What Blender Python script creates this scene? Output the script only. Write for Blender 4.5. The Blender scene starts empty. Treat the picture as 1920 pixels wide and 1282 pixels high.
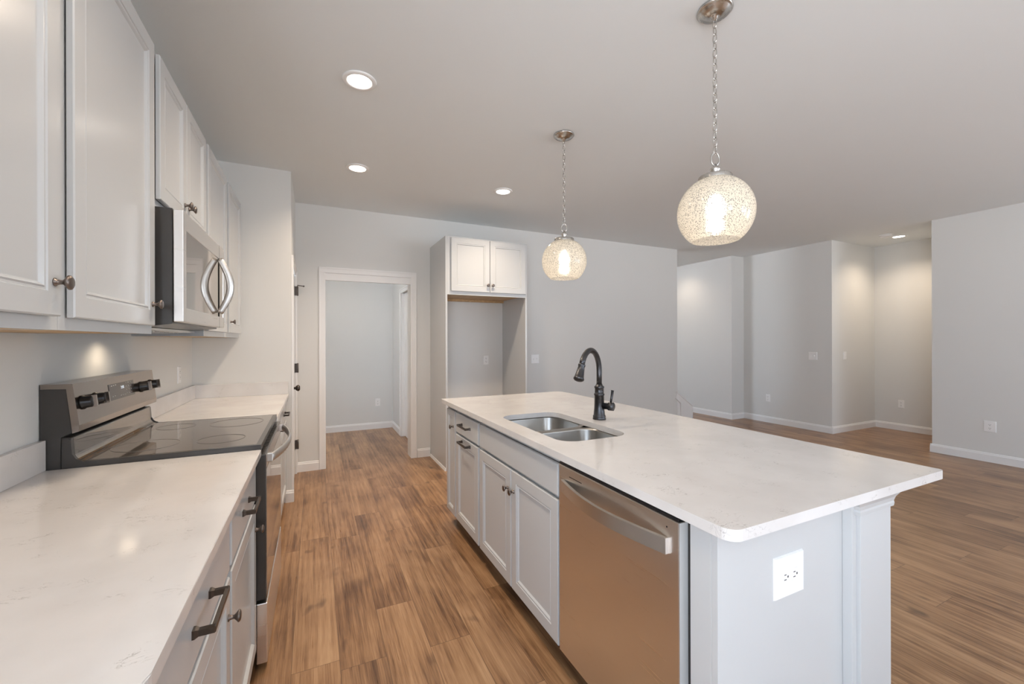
import bpy, bmesh, math, random
from mathutils import Vector, Matrix
random.seed(7)
S = bpy.context.scene
COL = S.collection
PI = math.pi

# ------------------------------------------------------------------ camera, sky, daylight, exposure
H = 1.33                      # eye height
CEIL = 2.733
F_PX, YAW, ROLL = 782.18, 25.318, -0.16
cam_d = bpy.data.cameras.new('camera')
cam = bpy.data.objects.new('camera', cam_d)
COL.objects.link(cam)
cam_d.sensor_fit = 'HORIZONTAL'
cam_d.sensor_width = 36.0
cam_d.lens = F_PX * 36.0 / 1920.0
cam_d.shift_y = -(641 - 637.95) / 1920.0
cam_d.clip_start = 0.02
_y, _r = math.radians(YAW), math.radians(ROLL)
_f = Vector((math.sin(_y), math.cos(_y), 0))
_rt = Vector((math.cos(_y), -math.sin(_y), 0))
_up = Vector((0, 0, 1))
_r2 = _rt * math.cos(_r) + _up * math.sin(_r)
_u2 = _up * math.cos(_r) - _rt * math.sin(_r)
cam.matrix_world = Matrix(((_r2.x, _u2.x, -_f.x, 0), (_r2.y, _u2.y, -_f.y, 0), (_r2.z, _u2.z, -_f.z, H), (0, 0, 0, 1)))
S.camera = cam

wd = bpy.data.worlds.new('world')
S.world = wd
wd.use_nodes = True
_nt = wd.node_tree
_bg = _nt.nodes['Background']
_tc = _nt.nodes.new('ShaderNodeTexCoord')
_sp = _nt.nodes.new('ShaderNodeSeparateXYZ')
_rp = _nt.nodes.new('ShaderNodeValToRGB')          # dim sky; ground half made brighter to light the ceiling
_mp = _nt.nodes.new('ShaderNodeMapRange')
_mp.inputs[1].default_value, _mp.inputs[2].default_value = -1.0, 1.0
_rp.color_ramp.elements[0].position, _rp.color_ramp.elements[0].color = 0.470, (0.94, 0.98, 1.05, 1)
_rp.color_ramp.elements[1].position, _rp.color_ramp.elements[1].color = 0.530, (0.42, 0.50, 0.61, 1)
_nt.links.new(_tc.outputs['Generated'], _sp.inputs[0])
_nt.links.new(_sp.outputs[2], _mp.inputs[0])
_nt.links.new(_mp.outputs[0], _rp.inputs[0])
_nt.links.new(_rp.outputs[0], _bg.inputs[0])
_bg.inputs[1].default_value = 17.5

S.view_settings.view_transform = 'Standard'
S.view_settings.look = 'None'
S.view_settings.exposure = -0.46
S.view_settings.gamma = 1.0
S.view_settings.use_curve_mapping = False
S.cycles.use_denoising = True
S.cycles.max_bounces = 14
S.cycles.diffuse_bounces = 8
S.cycles.glossy_bounces = 6
S.cycles.transparent_max_bounces = 16
S.cycles.sample_clamp_indirect = 6.0
S.cycles.caustics_reflective = False
S.cycles.caustics_refractive = False

# windows in the walls behind the camera and far off to its side: (from, to, z0, z1); daylight enters through them
REAR_Y = -3.4
RX = 6.60
WINDOWS = [(0.3, 1.2, 1.1, 2.4), (3.7, 4.6, 0.9, 2.4), (4.9, 6.2, 0.6, 2.4)]
SIDE_WINDOWS = [(-2.9, -1.5, 0.6, 2.4)]

LEFT_X = -0.84
ADDED_LEFT_WINDOWS = [(-2.5, -0.3, 0.06, 2.4)]  # unseen window, added to brighten the aisle side of the island


def portal(loc, w, h, rot):
    ld = bpy.data.lights.new('daylight_portal', 'AREA')
    ld.shape = 'RECTANGLE'
    ld.size, ld.size_y = w, h
    ld.cycles.is_portal = True
    lo = bpy.data.objects.new('daylight_portal', ld)
    lo.location = loc
    lo.rotation_euler = rot
    COL.objects.link(lo)


for (x0, x1, z0, z1) in WINDOWS:
    portal(((x0 + x1) / 2, REAR_Y - 0.02, (z0 + z1) / 2), x1 - x0, z1 - z0, (PI / 2, 0, 0))
for (y0, y1, z0, z1) in SIDE_WINDOWS:
    portal((RX + 0.02, (y0 + y1) / 2, (z0 + z1) / 2), y1 - y0, z1 - z0, (PI / 2, 0, PI / 2))
for (y0, y1, z0, z1) in ADDED_LEFT_WINDOWS:
    portal((LEFT_X - 0.02, (y0 + y1) / 2, (z0 + z1) / 2), y1 - y0, z1 - z0, (PI / 2, 0, -PI / 2))

WARM = (1.0, 0.81, 0.62)


def lamp(kind, loc, power, color=WARM, size=0.05, spot=None, blend=0.6, rot=(0, 0, 0), parent=None):
    d = bpy.data.lights.new('lamp_light', kind)
    d.energy = power
    d.color = color
    if kind in ('POINT', 'SPOT'):
        d.shadow_soft_size = size
    if kind == 'SPOT':
        d.spot_size = math.radians(spot)
        d.spot_blend = blend
    if kind == 'AREA':
        d.shape = 'DISK'
        d.size = size
    o = bpy.data.objects.new('lamp_light', d)
    o.location = loc
    o.rotation_euler = rot
    COL.objects.link(o)
    if parent:
        o.parent = parent
        o.location = Vector(loc) - wloc(parent)
    return o


# ------------------------------------------------------------------ materials
def _mat(name):
    m = bpy.data.materials.new(name)
    m.use_nodes = True
    nt = m.node_tree
    return m, nt, nt.nodes['Principled BSDF']


def _n(nt, typ, **kw):
    n = nt.nodes.new(typ)
    for k, v in kw.items():
        setattr(n, k, v)
    return n


def _math(nt, op, a, b=None, c=None):
    n = nt.nodes.new('ShaderNodeMath')
    n.operation = op
    for i, v in enumerate((a, b, c)):
        if v is None:
            continue
        if isinstance(v, (int, float)):
            n.inputs[i].default_value = v
        else:
            nt.links.new(v, n.inputs[i])
    return n.outputs[0]


def _ramp(nt, fac, stops):
    n = nt.nodes.new('ShaderNodeValToRGB')
    e = n.color_ramp.elements
    while len(e) < len(stops):
        e.new(0.5)
    for i, (p, c) in enumerate(stops):
        e[i].position = p
        e[i].color = (c[0], c[1], c[2], 1)
    nt.links.new(fac, n.inputs[0])
    return n.outputs[0]


def _mix(nt, fac, a, b, mode='MIX'):
    n = nt.nodes.new('ShaderNodeMix')
    n.data_type = 'RGBA'
    n.blend_type = mode
    for i, v in ((0, fac), (6, a), (7, b)):
        if isinstance(v, (int, float)):
            n.inputs[i].default_value = v
        elif isinstance(v, tuple):
            n.inputs[i].default_value = (v[0], v[1], v[2], 1)
        else:
            nt.links.new(v, n.inputs[i])
    return n.outputs[2]


def paint(name, col, rough=0.6, bump=0.0, scale=300, spec=0.5):
    m, nt, b = _mat(name)
    tc = _n(nt, 'ShaderNodeTexCoord')
    no = _n(nt, 'ShaderNodeTexNoise')
    no.inputs['Scale'].default_value = 3.0
    nt.links.new(tc.outputs['Object'], no.inputs['Vector'])
    c2 = tuple(x * 0.985 for x in col)
    nt.links.new(_mix(nt, no.outputs[0], col, c2), b.inputs['Base Color'])
    b.inputs['Roughness'].default_value = rough
    b.inputs['Specular IOR Level'].default_value = spec
    if bump:
        n2 = _n(nt, 'ShaderNodeTexNoise')
        n2.inputs['Scale'].default_value = scale
        nt.links.new(tc.outputs['Object'], n2.inputs['Vector'])
        bp = _n(nt, 'ShaderNodeBump')
        bp.inputs['Strength'].default_value = bump
        bp.inputs['Distance'].default_value = 0.002
        nt.links.new(n2.outputs[0], bp.inputs['Height'])
        nt.links.new(bp.outputs[0], b.inputs['Normal'])
    return m


def metal(name, col, rough, brushed=None, strength=0.05):
    m, nt, b = _mat(name)
    b.inputs['Metallic'].default_value = 1.0
    b.inputs['Base Color'].default_value = (*col, 1)
    b.inputs['Roughness'].default_value = rough
    tc = _n(nt, 'ShaderNodeTexCoord')
    mp = _n(nt, 'ShaderNodeMapping')
    mp.inputs['Scale'].default_value = brushed or (40, 40, 40)
    no = _n(nt, 'ShaderNodeTexNoise')
    no.inputs['Scale'].default_value = 1.0
    no.inputs['Detail'].default_value = 3
    nt.links.new(tc.outputs['Object'], mp.inputs[0])
    nt.links.new(mp.outputs[0], no.inputs['Vector'])
    r = _math(nt, 'MULTIPLY_ADD', no.outputs[0], strength * 2, rough - strength)
    nt.links.new(r, b.inputs['Roughness'])
    return m


def plain(name, col, rough=0.5, metallic=0.0, spec=0.5, emit=None, strength=0.0, coat=0.0):
    m, nt, b = _mat(name)
    tc = _n(nt, 'ShaderNodeTexCoord')
    no = _n(nt, 'ShaderNodeTexNoise')
    no.inputs['Scale'].default_value = 25.0
    nt.links.new(tc.outputs['Object'], no.inputs['Vector'])
    nt.links.new(_mix(nt, no.outputs[0], col, tuple(x * 0.97 for x in col)), b.inputs['Base Color'])
    b.inputs['Roughness'].default_value = rough
    b.inputs['Metallic'].default_value = metallic
    b.inputs['Specular IOR Level'].default_value = spec
    b.inputs['Coat Weight'].default_value = coat
    if emit:
        b.inputs['Emission Color'].default_value = (*emit, 1)
        b.inputs['Emission Strength'].default_value = strength
    return m


def floor_material():
    m, nt, b = _mat('oak_plank_floor')
    PW, PL = 0.180, 1.22
    geo = _n(nt, 'ShaderNodeNewGeometry')
    sp = _n(nt, 'ShaderNodeSeparateXYZ')
    nt.links.new(geo.outputs['Position'], sp.inputs[0])
    X, Y = sp.outputs[0], sp.outputs[1]
    xr = _math(nt, 'DIVIDE', _math(nt, 'ADD', X, 20.0685), PW)
    row = _math(nt, 'FLOOR', xr)
    fx = _math(nt, 'FRACT', xr)
    wn = _n(nt, 'ShaderNodeTexWhiteNoise', noise_dimensions='1D')
    nt.links.new(row, wn.inputs['W'])
    yr = _math(nt, 'ADD', _math(nt, 'DIVIDE', _math(nt, 'ADD', Y, 20.0), PL), wn.outputs['Value'])
    colid = _math(nt, 'FLOOR', yr)
    fy = _math(nt, 'FRACT', yr)
    cid = _n(nt, 'ShaderNodeCombineXYZ')
    nt.links.new(row, cid.inputs[0])
    nt.links.new(colid, cid.inputs[1])
    wn2 = _n(nt, 'ShaderNodeTexWhiteNoise', noise_dimensions='2D')
    nt.links.new(cid.outputs[0], wn2.inputs['Vector'])
    rnd = wn2.outputs['Value']
    # grain coordinates, shifted from plank to plank
    off = _n(nt, 'ShaderNodeVectorMath', operation='SCALE')
    nt.links.new(wn2.outputs['Color'], off.inputs[0])
    off.inputs['Scale'].default_value = 40.0
    add = _n(nt, 'ShaderNodeVectorMath', operation='ADD')
    nt.links.new(geo.outputs['Position'], add.inputs[0])
    nt.links.new(off.outputs[0], add.inputs[1])

    def noise(scale_xyz, detail=4, rough=0.55, dist=0.0):
        mp = _n(nt, 'ShaderNodeMapping')
        mp.inputs['Scale'].default_value = scale_xyz
        nt.links.new(add.outputs[0], mp.inputs[0])
        no = _n(nt, 'ShaderNodeTexNoise')
        no.inputs['Scale'].default_value = 1.0
        no.inputs['Detail'].default_value = detail
        no.inputs['Roughness'].default_value = rough
        no.inputs['Distortion'].default_value = dist
        nt.links.new(mp.outputs[0], no.inputs['Vector'])
        return no.outputs[0]
    cloud = noise((3.2, 2.2, 1), 3, 0.55, 0.4)
    broad = noise((15, 0.9, 1), 3, 0.5, 0.5)
    mid = noise((52, 2.2, 1), 4, 0.6, 1.5)
    fine = noise((230, 6.0, 1), 3, 0.6)
    knots = noise((10, 6.0, 1), 2, 0.35)
    # cathedral figure: rings warped along the board
    wv = _n(nt, 'ShaderNodeTexWave', wave_type='BANDS', bands_direction='X')
    wv.inputs['Scale'].default_value = 1.0
    wv.inputs['Distortion'].default_value = 6.0
    wv.inputs['Detail'].default_value = 2.0
    wv.inputs['Detail Scale'].default_value = 0.6
    wmp = _n(nt, 'ShaderNodeMapping')
    wmp.inputs['Scale'].default_value = (9.0, 1.1, 1.0)
    nt.links.new(add.outputs[0], wmp.inputs[0])
    nt.links.new(wmp.outputs[0], wv.inputs['Vector'])
    v = _math(nt, 'MULTIPLY_ADD', cloud, 0.40, _math(nt, 'MULTIPLY', broad, 0.40))
    v = _math(nt, 'MULTIPLY_ADD', mid, 0.30, v)
    v = _math(nt, 'MULTIPLY_ADD', fine, 0.32, v)
    v = _math(nt, 'MULTIPLY_ADD', wv.outputs['Fac'], 0.05, v)
    v = _math(nt, 'MULTIPLY_ADD', _math(nt, 'SUBTRACT', rnd, 0.5), 0.08, v)
    v = _math(nt, 'SUBTRACT', v, 0.235)
    c = _ramp(nt, v, [(0.28, (0.080, 0.037, 0.018)), (0.40, (0.185, 0.094, 0.044)), (0.50, (0.305, 0.166, 0.081)), (0.60, (0.400, 0.232, 0.120)), (0.73, (0.50, 0.315, 0.175))])
    kf = _ramp(nt, knots, [(0.69, (0, 0, 0)), (0.80, (1, 1, 1))])
    c = _mix(nt, _math(nt, 'MULTIPLY', kf, 0.75), c, (0.075, 0.036, 0.020))
    # seams
    ex = _math(nt, 'MINIMUM', fx, _math(nt, 'SUBTRACT', 1.0, fx))
    ey = _math(nt, 'MINIMUM', fy, _math(nt, 'SUBTRACT', 1.0, fy))
    sx = _math(nt, 'LESS_THAN', _math(nt, 'MULTIPLY', ex, PW), 0.0012)
    sy = _math(nt, 'LESS_THAN', _math(nt, 'MULTIPLY', ey, PL), 0.0014)
    seam = _math(nt, 'MAXIMUM', sx, sy)
    c = _mix(nt, _math(nt, 'MULTIPLY', seam, 0.55), c, (0.07, 0.04, 0.025))
    nt.links.new(c, b.inputs['Base Color'])
    nt.links.new(_math(nt, 'MULTIPLY_ADD', fine, 0.12, 0.24), b.inputs['Roughness'])
    b.inputs['Specular IOR Level'].default_value = 0.45
    bp = _n(nt, 'ShaderNodeBump')
    bp.inputs['Strength'].default_value = 0.15
    bp.inputs['Distance'].default_value = 0.001
    nt.links.new(_math(nt, 'SUBTRACT', fine, _math(nt, 'MULTIPLY', seam, 1.0)), bp.inputs['Height'])
    nt.links.new(bp.outputs[0], b.inputs['Normal'])
    return m


def quartz_material():
    m, nt, b = _mat('white_quartz')
    geo = _n(nt, 'ShaderNodeNewGeometry')
    mp = _n(nt, 'ShaderNodeMapping')
    mp.inputs['Rotation'].default_value = (0, 0, 0.5)
    mp.inputs['Scale'].default_value = (22, 42, 30)
    nt.links.new(geo.outputs['Position'], mp.inputs[0])
    n1 = _n(nt, 'ShaderNodeTexNoise')
    n1.inputs['Scale'].default_value = 1.0
    n1.inputs['Detail'].default_value = 5
    n1.inputs['Distortion'].default_value = 1.6
    nt.links.new(mp.outputs[0], n1.inputs['Vector'])
    line = _math(nt, 'ABSOLUTE', _math(nt, 'SUBTRACT', n1.outputs[0], 0.5))
    lf = _math(nt, 'LESS_THAN', line, 0.012)
    n2 = _n(nt, 'ShaderNodeTexNoise')
    n2.inputs['Scale'].default_value = 14.0
    n2.inputs['Detail'].default_value = 3
    nt.links.new(geo.outputs['Position'], n2.inputs['Vector'])
    patch = _ramp(nt, n2.outputs[0], [(0.56, (0, 0, 0)), (0.68, (1, 1, 1))])
    vein = _math(nt, 'MULTIPLY', _math(nt, 'MULTIPLY', lf, patch), 0.55)
    n3 = _n(nt, 'ShaderNodeTexNoise')
    n3.inputs['Scale'].default_value = 5.0
    n3.inputs['Detail'].default_value = 6
    nt.links.new(geo.outputs['Position'], n3.inputs['Vector'])
    base = _ramp(nt, n3.outputs[0], [(0.35, (0.660, 0.638, 0.618)), (0.65, (0.72, 0.70, 0.682))])
    c = _mix(nt, vein, base, (0.30, 0.275, 0.255))
    nt.links.new(c, b.inputs['Base Color'])
    b.inputs['Roughness'].default_value = 0.11
    b.inputs['Specular IOR Level'].default_value = 0.5
    return m


def mercury_glass():
    m, nt, b = _mat('speckled_mercury_glass')
    out = nt.nodes['Material Output']
    tc = _n(nt, 'ShaderNodeTexCoord')
    vo = _n(nt, 'ShaderNodeTexVoronoi')
    vo.inputs['Scale'].default_value = 270.0
    nt.links.new(tc.outputs['Object'], vo.inputs['Vector'])
    sc_ = _n(nt, 'ShaderNodeSeparateColor')
    nt.links.new(vo.outputs['Color'], sc_.inputs[0])
    thr = _math(nt, 'MULTIPLY_ADD', sc_.outputs[0], 0.62, -0.04)        # fleck size varies from cell to cell
    speck = _math(nt, 'LESS_THAN', vo.outputs['Distance'], thr)
    tl = _n(nt, 'ShaderNodeBsdfTranslucent')
    tl.inputs[0].default_value = (0.90, 0.85, 0.74, 1)
    df = _n(nt, 'ShaderNodeBsdfDiffuse')
    df.inputs[0].default_value = (0.78, 0.75, 0.68, 1)
    body = _n(nt, 'ShaderNodeMixShader')
    body.inputs[0].default_value = 0.45
    nt.links.new(tl.outputs[0], body.inputs[1])
    nt.links.new(df.outputs[0], body.inputs[2])
    body2 = _n(nt, 'ShaderNodeMixShader')
    body2.inputs[0].default_value = 0.24
    tr2 = _n(nt, 'ShaderNodeBsdfRefraction')
    tr2.inputs['Roughness'].default_value = 0.7
    tr2.inputs['IOR'].default_value = 1.12
    nt.links.new(body.outputs[0], body2.inputs[1])
    nt.links.new(tr2.outputs[0], body2.inputs[2])
    dk = _n(nt, 'ShaderNodeBsdfDiffuse')
    dk.inputs[0].default_value = (0.15, 0.145, 0.135, 1)
    sp = _n(nt, 'ShaderNodeMixShader')
    nt.links.new(_math(nt, 'MULTIPLY', speck, 0.9), sp.inputs[0])
    nt.links.new(body2.outputs[0], sp.inputs[1])
    nt.links.new(dk.outputs[0], sp.inputs[2])
    gl = _n(nt, 'ShaderNodeBsdfGlossy')
    gl.inputs['Roughness'].default_value = 0.04
    lw = _n(nt, 'ShaderNodeLayerWeight')
    fac = _math(nt, 'MULTIPLY_ADD', _math(nt, 'POWER', lw.outputs['Facing'], 4.0), 0.5, 0.04)
    fin = _n(nt, 'ShaderNodeMixShader')
    nt.links.new(fac, fin.inputs[0])
    nt.links.new(sp.outputs[0], fin.inputs[1])
    nt.links.new(gl.outputs[0], fin.inputs[2])
    nt.links.new(fin.outputs[0], out.inputs['Surface'])
    return m


def wood_edge():
    m, nt, b = _mat('raw_plywood')
    geo = _n(nt, 'ShaderNodeNewGeometry')
    mp = _n(nt, 'ShaderNodeMapping')
    mp.inputs['Scale'].default_value = (30, 3, 60)
    nt.links.new(geo.outputs['Position'], mp.inputs[0])
    no = _n(nt, 'ShaderNodeTexNoise')
    no.inputs['Scale'].default_value = 1.0
    nt.links.new(mp.outputs[0], no.inputs['Vector'])
    nt.links.new(_ramp(nt, no.outputs[0], [(0.3, (0.42, 0.27, 0.13)), (0.7, (0.58, 0.40, 0.22))]), b.inputs['Base Color'])
    b.inputs['Roughness'].default_value = 0.6
    return m


M = dict(
    wall=paint('wall_paint', (0.715, 0.717, 0.700), 0.75, 0.10, 260, 0.3),
    ceil=paint('ceiling_paint', (0.79, 0.82, 0.83), 0.9, 0.10, 200, 0.2),
    trim=paint('trim_paint', (0.84, 0.84, 0.835), 0.35),
    cab=paint('cabinet_paint', (0.560, 0.572, 0.575), 0.23),
    floor=floor_material(),
    quartz=quartz_material(),
    steel=metal('brushed_steel', (0.84, 0.81, 0.78), 0.30, (2, 2, 300), 0.06),
    steel_h=metal('satin_steel', (0.66, 0.65, 0.63), 0.30, (200, 2, 200), 0.05),
    nickel=metal('brushed_nickel', (0.56, 0.54, 0.51), 0.26, (60, 60, 60), 0.05),
    bronze=metal('dark_bronze', (0.10, 0.085, 0.075), 0.34, (80, 80, 80), 0.08),
    pewter=metal('warm_pewter', (0.21, 0.175, 0.155), 0.33, (80, 80, 80), 0.06),
    gun=metal('gunmetal_faucet', (0.085, 0.085, 0.09), 0.34, (60, 60, 60), 0.05),
    black_steel=metal('black_stainless', (0.33, 0.28, 0.245), 0.16, (2, 200, 2), 0.03),
    glass_top=plain('black_glass', (0.30, 0.265, 0.235), 0.035, 0.75, 0.9),
    dark=plain('dark_enamel', (0.050, 0.046, 0.043), 0.25),
    black=plain('black_plastic', (0.012, 0.012, 0.013), 0.25),
    gap=plain('black_gap', (0.008, 0.008, 0.008), 0.8),
    sink=metal('sink_steel', (0.40, 0.385, 0.36), 0.30, (3, 120, 3), 0.05),
    plate=plain('white_plastic', (0.86, 0.86, 0.855), 0.3),
    slot=plain('outlet_slots', (0.05, 0.05, 0.05), 0.5),
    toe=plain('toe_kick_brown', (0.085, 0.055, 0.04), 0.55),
    ply=wood_edge(),
    mglass=mercury_glass(),
    lens=plain('lamp_lens', (0.9, 0.9, 0.9), 0.4, emit=(1.0, 0.90, 0.80), strength=22.0),
    bulb=plain('lamp_bulb', (0.9, 0.9, 0.9), 0.4, emit=(1.0, 0.90, 0.78), strength=13.0),
    digits=plain('lit_digits', (0.8, 0.9, 1.0), 0.4, emit=(0.85, 0.93, 1.0), strength=0.7),
    silver=plain('silver_enamel', (0.50, 0.50, 0.49), 0.5),
    ring=plain('burner_print', (0.16, 0.15, 0.14), 0.3),
    print=plain('pale_print', (0.55, 0.54, 0.52), 0.5),
    panelglass=plain('control_glass', (0.10, 0.085, 0.075), 0.08, 0.6, 0.8),
    mirror=plain('mirror_glass', (0.42, 0.385, 0.35), 0.04, 0.95, 0.8),
)


# ------------------------------------------------------------------ mesh helpers
def wloc(o):
    v = Vector((0, 0, 0))
    while o is not None:
        v = v + Vector(o.location)
        o = o.parent
    return v


class B:
    """collects shapes in world coordinates; face material by index"""
    def __init__(self):
        self.bm = bmesh.new()
        self.mi = 0

    def _tag(self, faces):
        for f in faces:
            f.material_index = self.mi
        return self

    def box(self, x0, x1, y0, y1, z0, z1, bev=0.0, seg=2):
        vs = [self.bm.verts.new((x, y, z)) for x in (x0, x1) for y in (y0, y1) for z in (z0, z1)]
        idx = [(0, 1, 3, 2), (4, 6, 7, 5), (0, 4, 5, 1), (2, 3, 7, 6), (0, 2, 6, 4), (1, 5, 7, 3)]
        fs = [self.bm.faces.new([vs[i] for i in q]) for q in idx]
        self._tag(fs)
        if bev > 0:
            es = list({e for f in fs for e in f.edges})
            r = bmesh.ops.bevel(self.bm, geom=es, offset=bev, segments=seg, affect='EDGES', profile=0.5)
            self._tag(r['faces'])
        return self

    def prism(self, pts, axis, a0, a1, bev=0.0):
        """pts: 2D outline; axis 'x','y','z' extruded from a0 to a1"""
        def P(p, a):
            return {'x': (a, p[0], p[1]), 'y': (p[0], a, p[1]), 'z': (p[0], p[1], a)}[axis]
        lo = [self.bm.verts.new(P(p, a0)) for p in pts]
        hi = [self.bm.verts.new(P(p, a1)) for p in pts]
        n = len(pts)
        fs = [self.bm.faces.new(lo[::-1]), self.bm.faces.new(hi)]
        for i in range(n):
            fs.append(self.bm.faces.new([lo[i], lo[(i + 1) % n], hi[(i + 1) % n], hi[i]]))
        self._tag(fs)
        if bev > 0:
            es = list({e for f in fs[:2] for e in f.edges})
            r = bmesh.ops.bevel(self.bm, geom=es, offset=bev, segments=2, affect='EDGES')
            self._tag(r['faces'])
        return self

    def rings(self, rings, cap0=True, cap1=True, closed=True):
        vr = [[self.bm.verts.new(p) for p in r] for r in rings]
        n = len(vr[0])
        fs = []
        for a, b in zip(vr[:-1], vr[1:]):
            for i in range(n if closed else n - 1):
                fs.append(self.bm.faces.new([a[i], a[(i + 1) % n], b[(i + 1) % n], b[i]]))
        if cap0:
            fs.append(self.bm.faces.new(vr[0][::-1]))
        if cap1:
            fs.append(self.bm.faces.new(vr[-1]))
        for f in fs:
            f.smooth = True
        return self._tag(fs)

    def lathe(self, prof, mat, seg=24, cap0=True, cap1=True):
        """prof: [(r, h)] around local z, mat: Matrix to world"""
        rs = []
        for r, h in prof:
            rs.append([mat @ Vector((r * math.cos(2 * PI * i / seg), r * math.sin(2 * PI * i / seg), h)) for i in range(seg)])
        return self.rings(rs, cap0, cap1)

    def tube(self, pts, rad, seg=12, cap=True, closed=False, sx=1.0, sy=1.0, up0=None):
        pts = [Vector(p) for p in pts]
        n = len(pts)
        rads = rad if isinstance(rad, (list, tuple)) else [rad] * n
        rs = []
        up = None
        for i, p in enumerate(pts):
            if closed:
                t = (pts[(i + 1) % n] - pts[i - 1]).normalized()
            else:
                t = (pts[min(i + 1, n - 1)] - pts[max(i - 1, 0)]).normalized()
            if up is None:
                up = Vector(up0) if up0 else (Vector((0, 0, 1)) if abs(t.z) < 0.9 else Vector((1, 0, 0)))
            a = t.cross(up).normalized()
            up = a.cross(t).normalized()
            rs.append([p + (a * math.cos(2 * PI * k / seg) * sx + up * math.sin(2 * PI * k / seg) * sy) * rads[i] for k in range(seg)])
        if closed:
            rs.append(rs[0])
            return self.rings(rs, False, False)
        return self.rings(rs, cap, cap)

    def panel(self, o, ua, va, na, w, h, prof):
        """nested rectangles: o corner, ua/va/na axes, prof [(inset, height)]; closed at the back"""
        o, ua, va, na = Vector(o), Vector(ua), Vector(va), Vector(na)
        rs = []
        for ins, d in prof:
            rs.append([o + ua * a + va * b_ + na * d for a, b_ in ((ins, ins), (w - ins, ins), (w - ins, h - ins), (ins, h - ins))])
        vr = [[self.bm.verts.new(p) for p in r] for r in rs]
        fs = []
        for a, b_ in zip(vr[:-1], vr[1:]):
            for i in range(4):
                fs.append(self.bm.faces.new([a[i], a[(i + 1) % 4], b_[(i + 1) % 4], b_[i]]))
        fs.append(self.bm.faces.new(vr[0][::-1]))
        fs.append(self.bm.faces.new(vr[-1]))
        return self._tag(fs)


def obj(name, b, mats, parent=None, smooth=None):
    bm = b.bm
    bmesh.ops.recalc_face_normals(bm, faces=bm.faces[:])
    off = wloc(parent) if parent is not None else Vector((0, 0, 0))
    if parent is None:
        lo = Vector([min(v.co[i] for v in bm.verts) for i in range(3)])
        hi = Vector([max(v.co[i] for v in bm.verts) for i in range(3)])
        off = Vector(((lo.x + hi.x) / 2, (lo.y + hi.y) / 2, lo.z))
    bmesh.ops.translate(bm, vec=-off, verts=bm.verts[:])
    me = bpy.data.meshes.new(name)
    bm.to_mesh(me)
    bm.free()
    for k in (mats if isinstance(mats, (list, tuple)) else [mats]):
        me.materials.append(M[k])
    if smooth:
        for p in me.polygons:
            p.use_smooth = True
    o = bpy.data.objects.new(name, me)
    COL.objects.link(o)
    if parent is None:
        o.location = off
    else:
        o.parent = parent
    return o


def thing(name, label, cat, loc, group=None):
    o = bpy.data.objects.new(name, None)
    o.empty_display_size = 0.05
    COL.objects.link(o)
    o.location = loc
    return tag(o, label, cat, group)


def tag(o, label, cat, group=None):
    o['label'] = label
    o['category'] = cat
    if group:
        o['group'] = group
    return o


def struct(name, b, mats):
    o = obj(name, b, mats)
    o['kind'] = 'structure'
    return o


AX = {'+x': Vector((1, 0, 0)), '-x': Vector((-1, 0, 0)), '+y': Vector((0, 1, 0)), '-y': Vector((0, -1, 0)), '+z': Vector((0, 0, 1)), '-z': Vector((0, 0, -1))}


def axis_mat(p, d):
    """matrix taking local z to direction d at point p"""
    d = Vector(d).normalized()
    q = Vector((0, 0, 1)).rotation_difference(d)
    return Matrix.Translation(Vector(p)) @ q.to_matrix().to_4x4()


# ------------------------------------------------------------------ the room
Y_END, X_PAN, Y_BACK = 3.905, -0.175, 4.759
X_BW = 5.09
XL = -0.84

struct('floor', B().box(-1.1, 8.1, -3.6, 8.2, -0.06, 0.0), 'floor')
struct('ceiling', B().box(-1.1, 8.1, -3.6, 8.2, CEIL, CEIL + 0.06), 'ceil')
b = B()
ys = [-3.6] + [v for w in ADDED_LEFT_WINDOWS for v in w[:2]] + [Y_END + 0.1]
for i in range(0, len(ys), 2):
    b.box(XL - 0.12, XL, ys[i], ys[i + 1], 0, CEIL)
for (y0, y1, z0, z1) in ADDED_LEFT_WINDOWS:
    b.box(XL - 0.12, XL, y0, y1, z1, CEIL)
    b.box(XL - 0.12, XL, y0, y1, 0, z0)
struct('wall_left', b, 'wall')
struct('wall_end', B().box(XL - 0.12, X_PAN, Y_END, Y_END + 0.045, 0, CEIL), 'wall')
# wall with the pantry door: opening y 4.02..4.70, z 0..1.99
b = B()
b.box(X_PAN - 0.10, X_PAN, 4.715, Y_BACK, 0, CEIL)
b.box(X_PAN - 0.10, X_PAN, Y_END + 0.045, 4.715, 1.995, CEIL)
struct('wall_pantry', b, 'wall')
# back wall with the cased opening
b = B()
b.box(X_PAN - 0.10, 0.075, Y_BACK, 4.93, 0, CEIL)
b.box(1.012, X_BW, Y_BACK, 4.93, 0, CEIL)
b.box(0.075, 1.012, Y_BACK, 4.93, 2.06, CEIL)
struct('wall_back', b, 'wall')
# small room behind the opening
struct('wall_passage_far', B().box(-0.6, 1.30, 6.596, 6.7, 0, CEIL), 'wall')
struct('wall_passage_west', B().box(-0.7, -0.6, 4.93, 6.7, 0, CEIL), 'wall')
b = B()
b.box(1.09, 1.19, 5.91, 6.596, 0, CEIL)
b.box(1.09, 1.19, 4.93, 5.15, 0, CEIL)
b.box(1.09, 1.19, 5.15, 5.91, 2.0, CEIL)
struct('wall_passage_east', b, 'wall')
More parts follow.
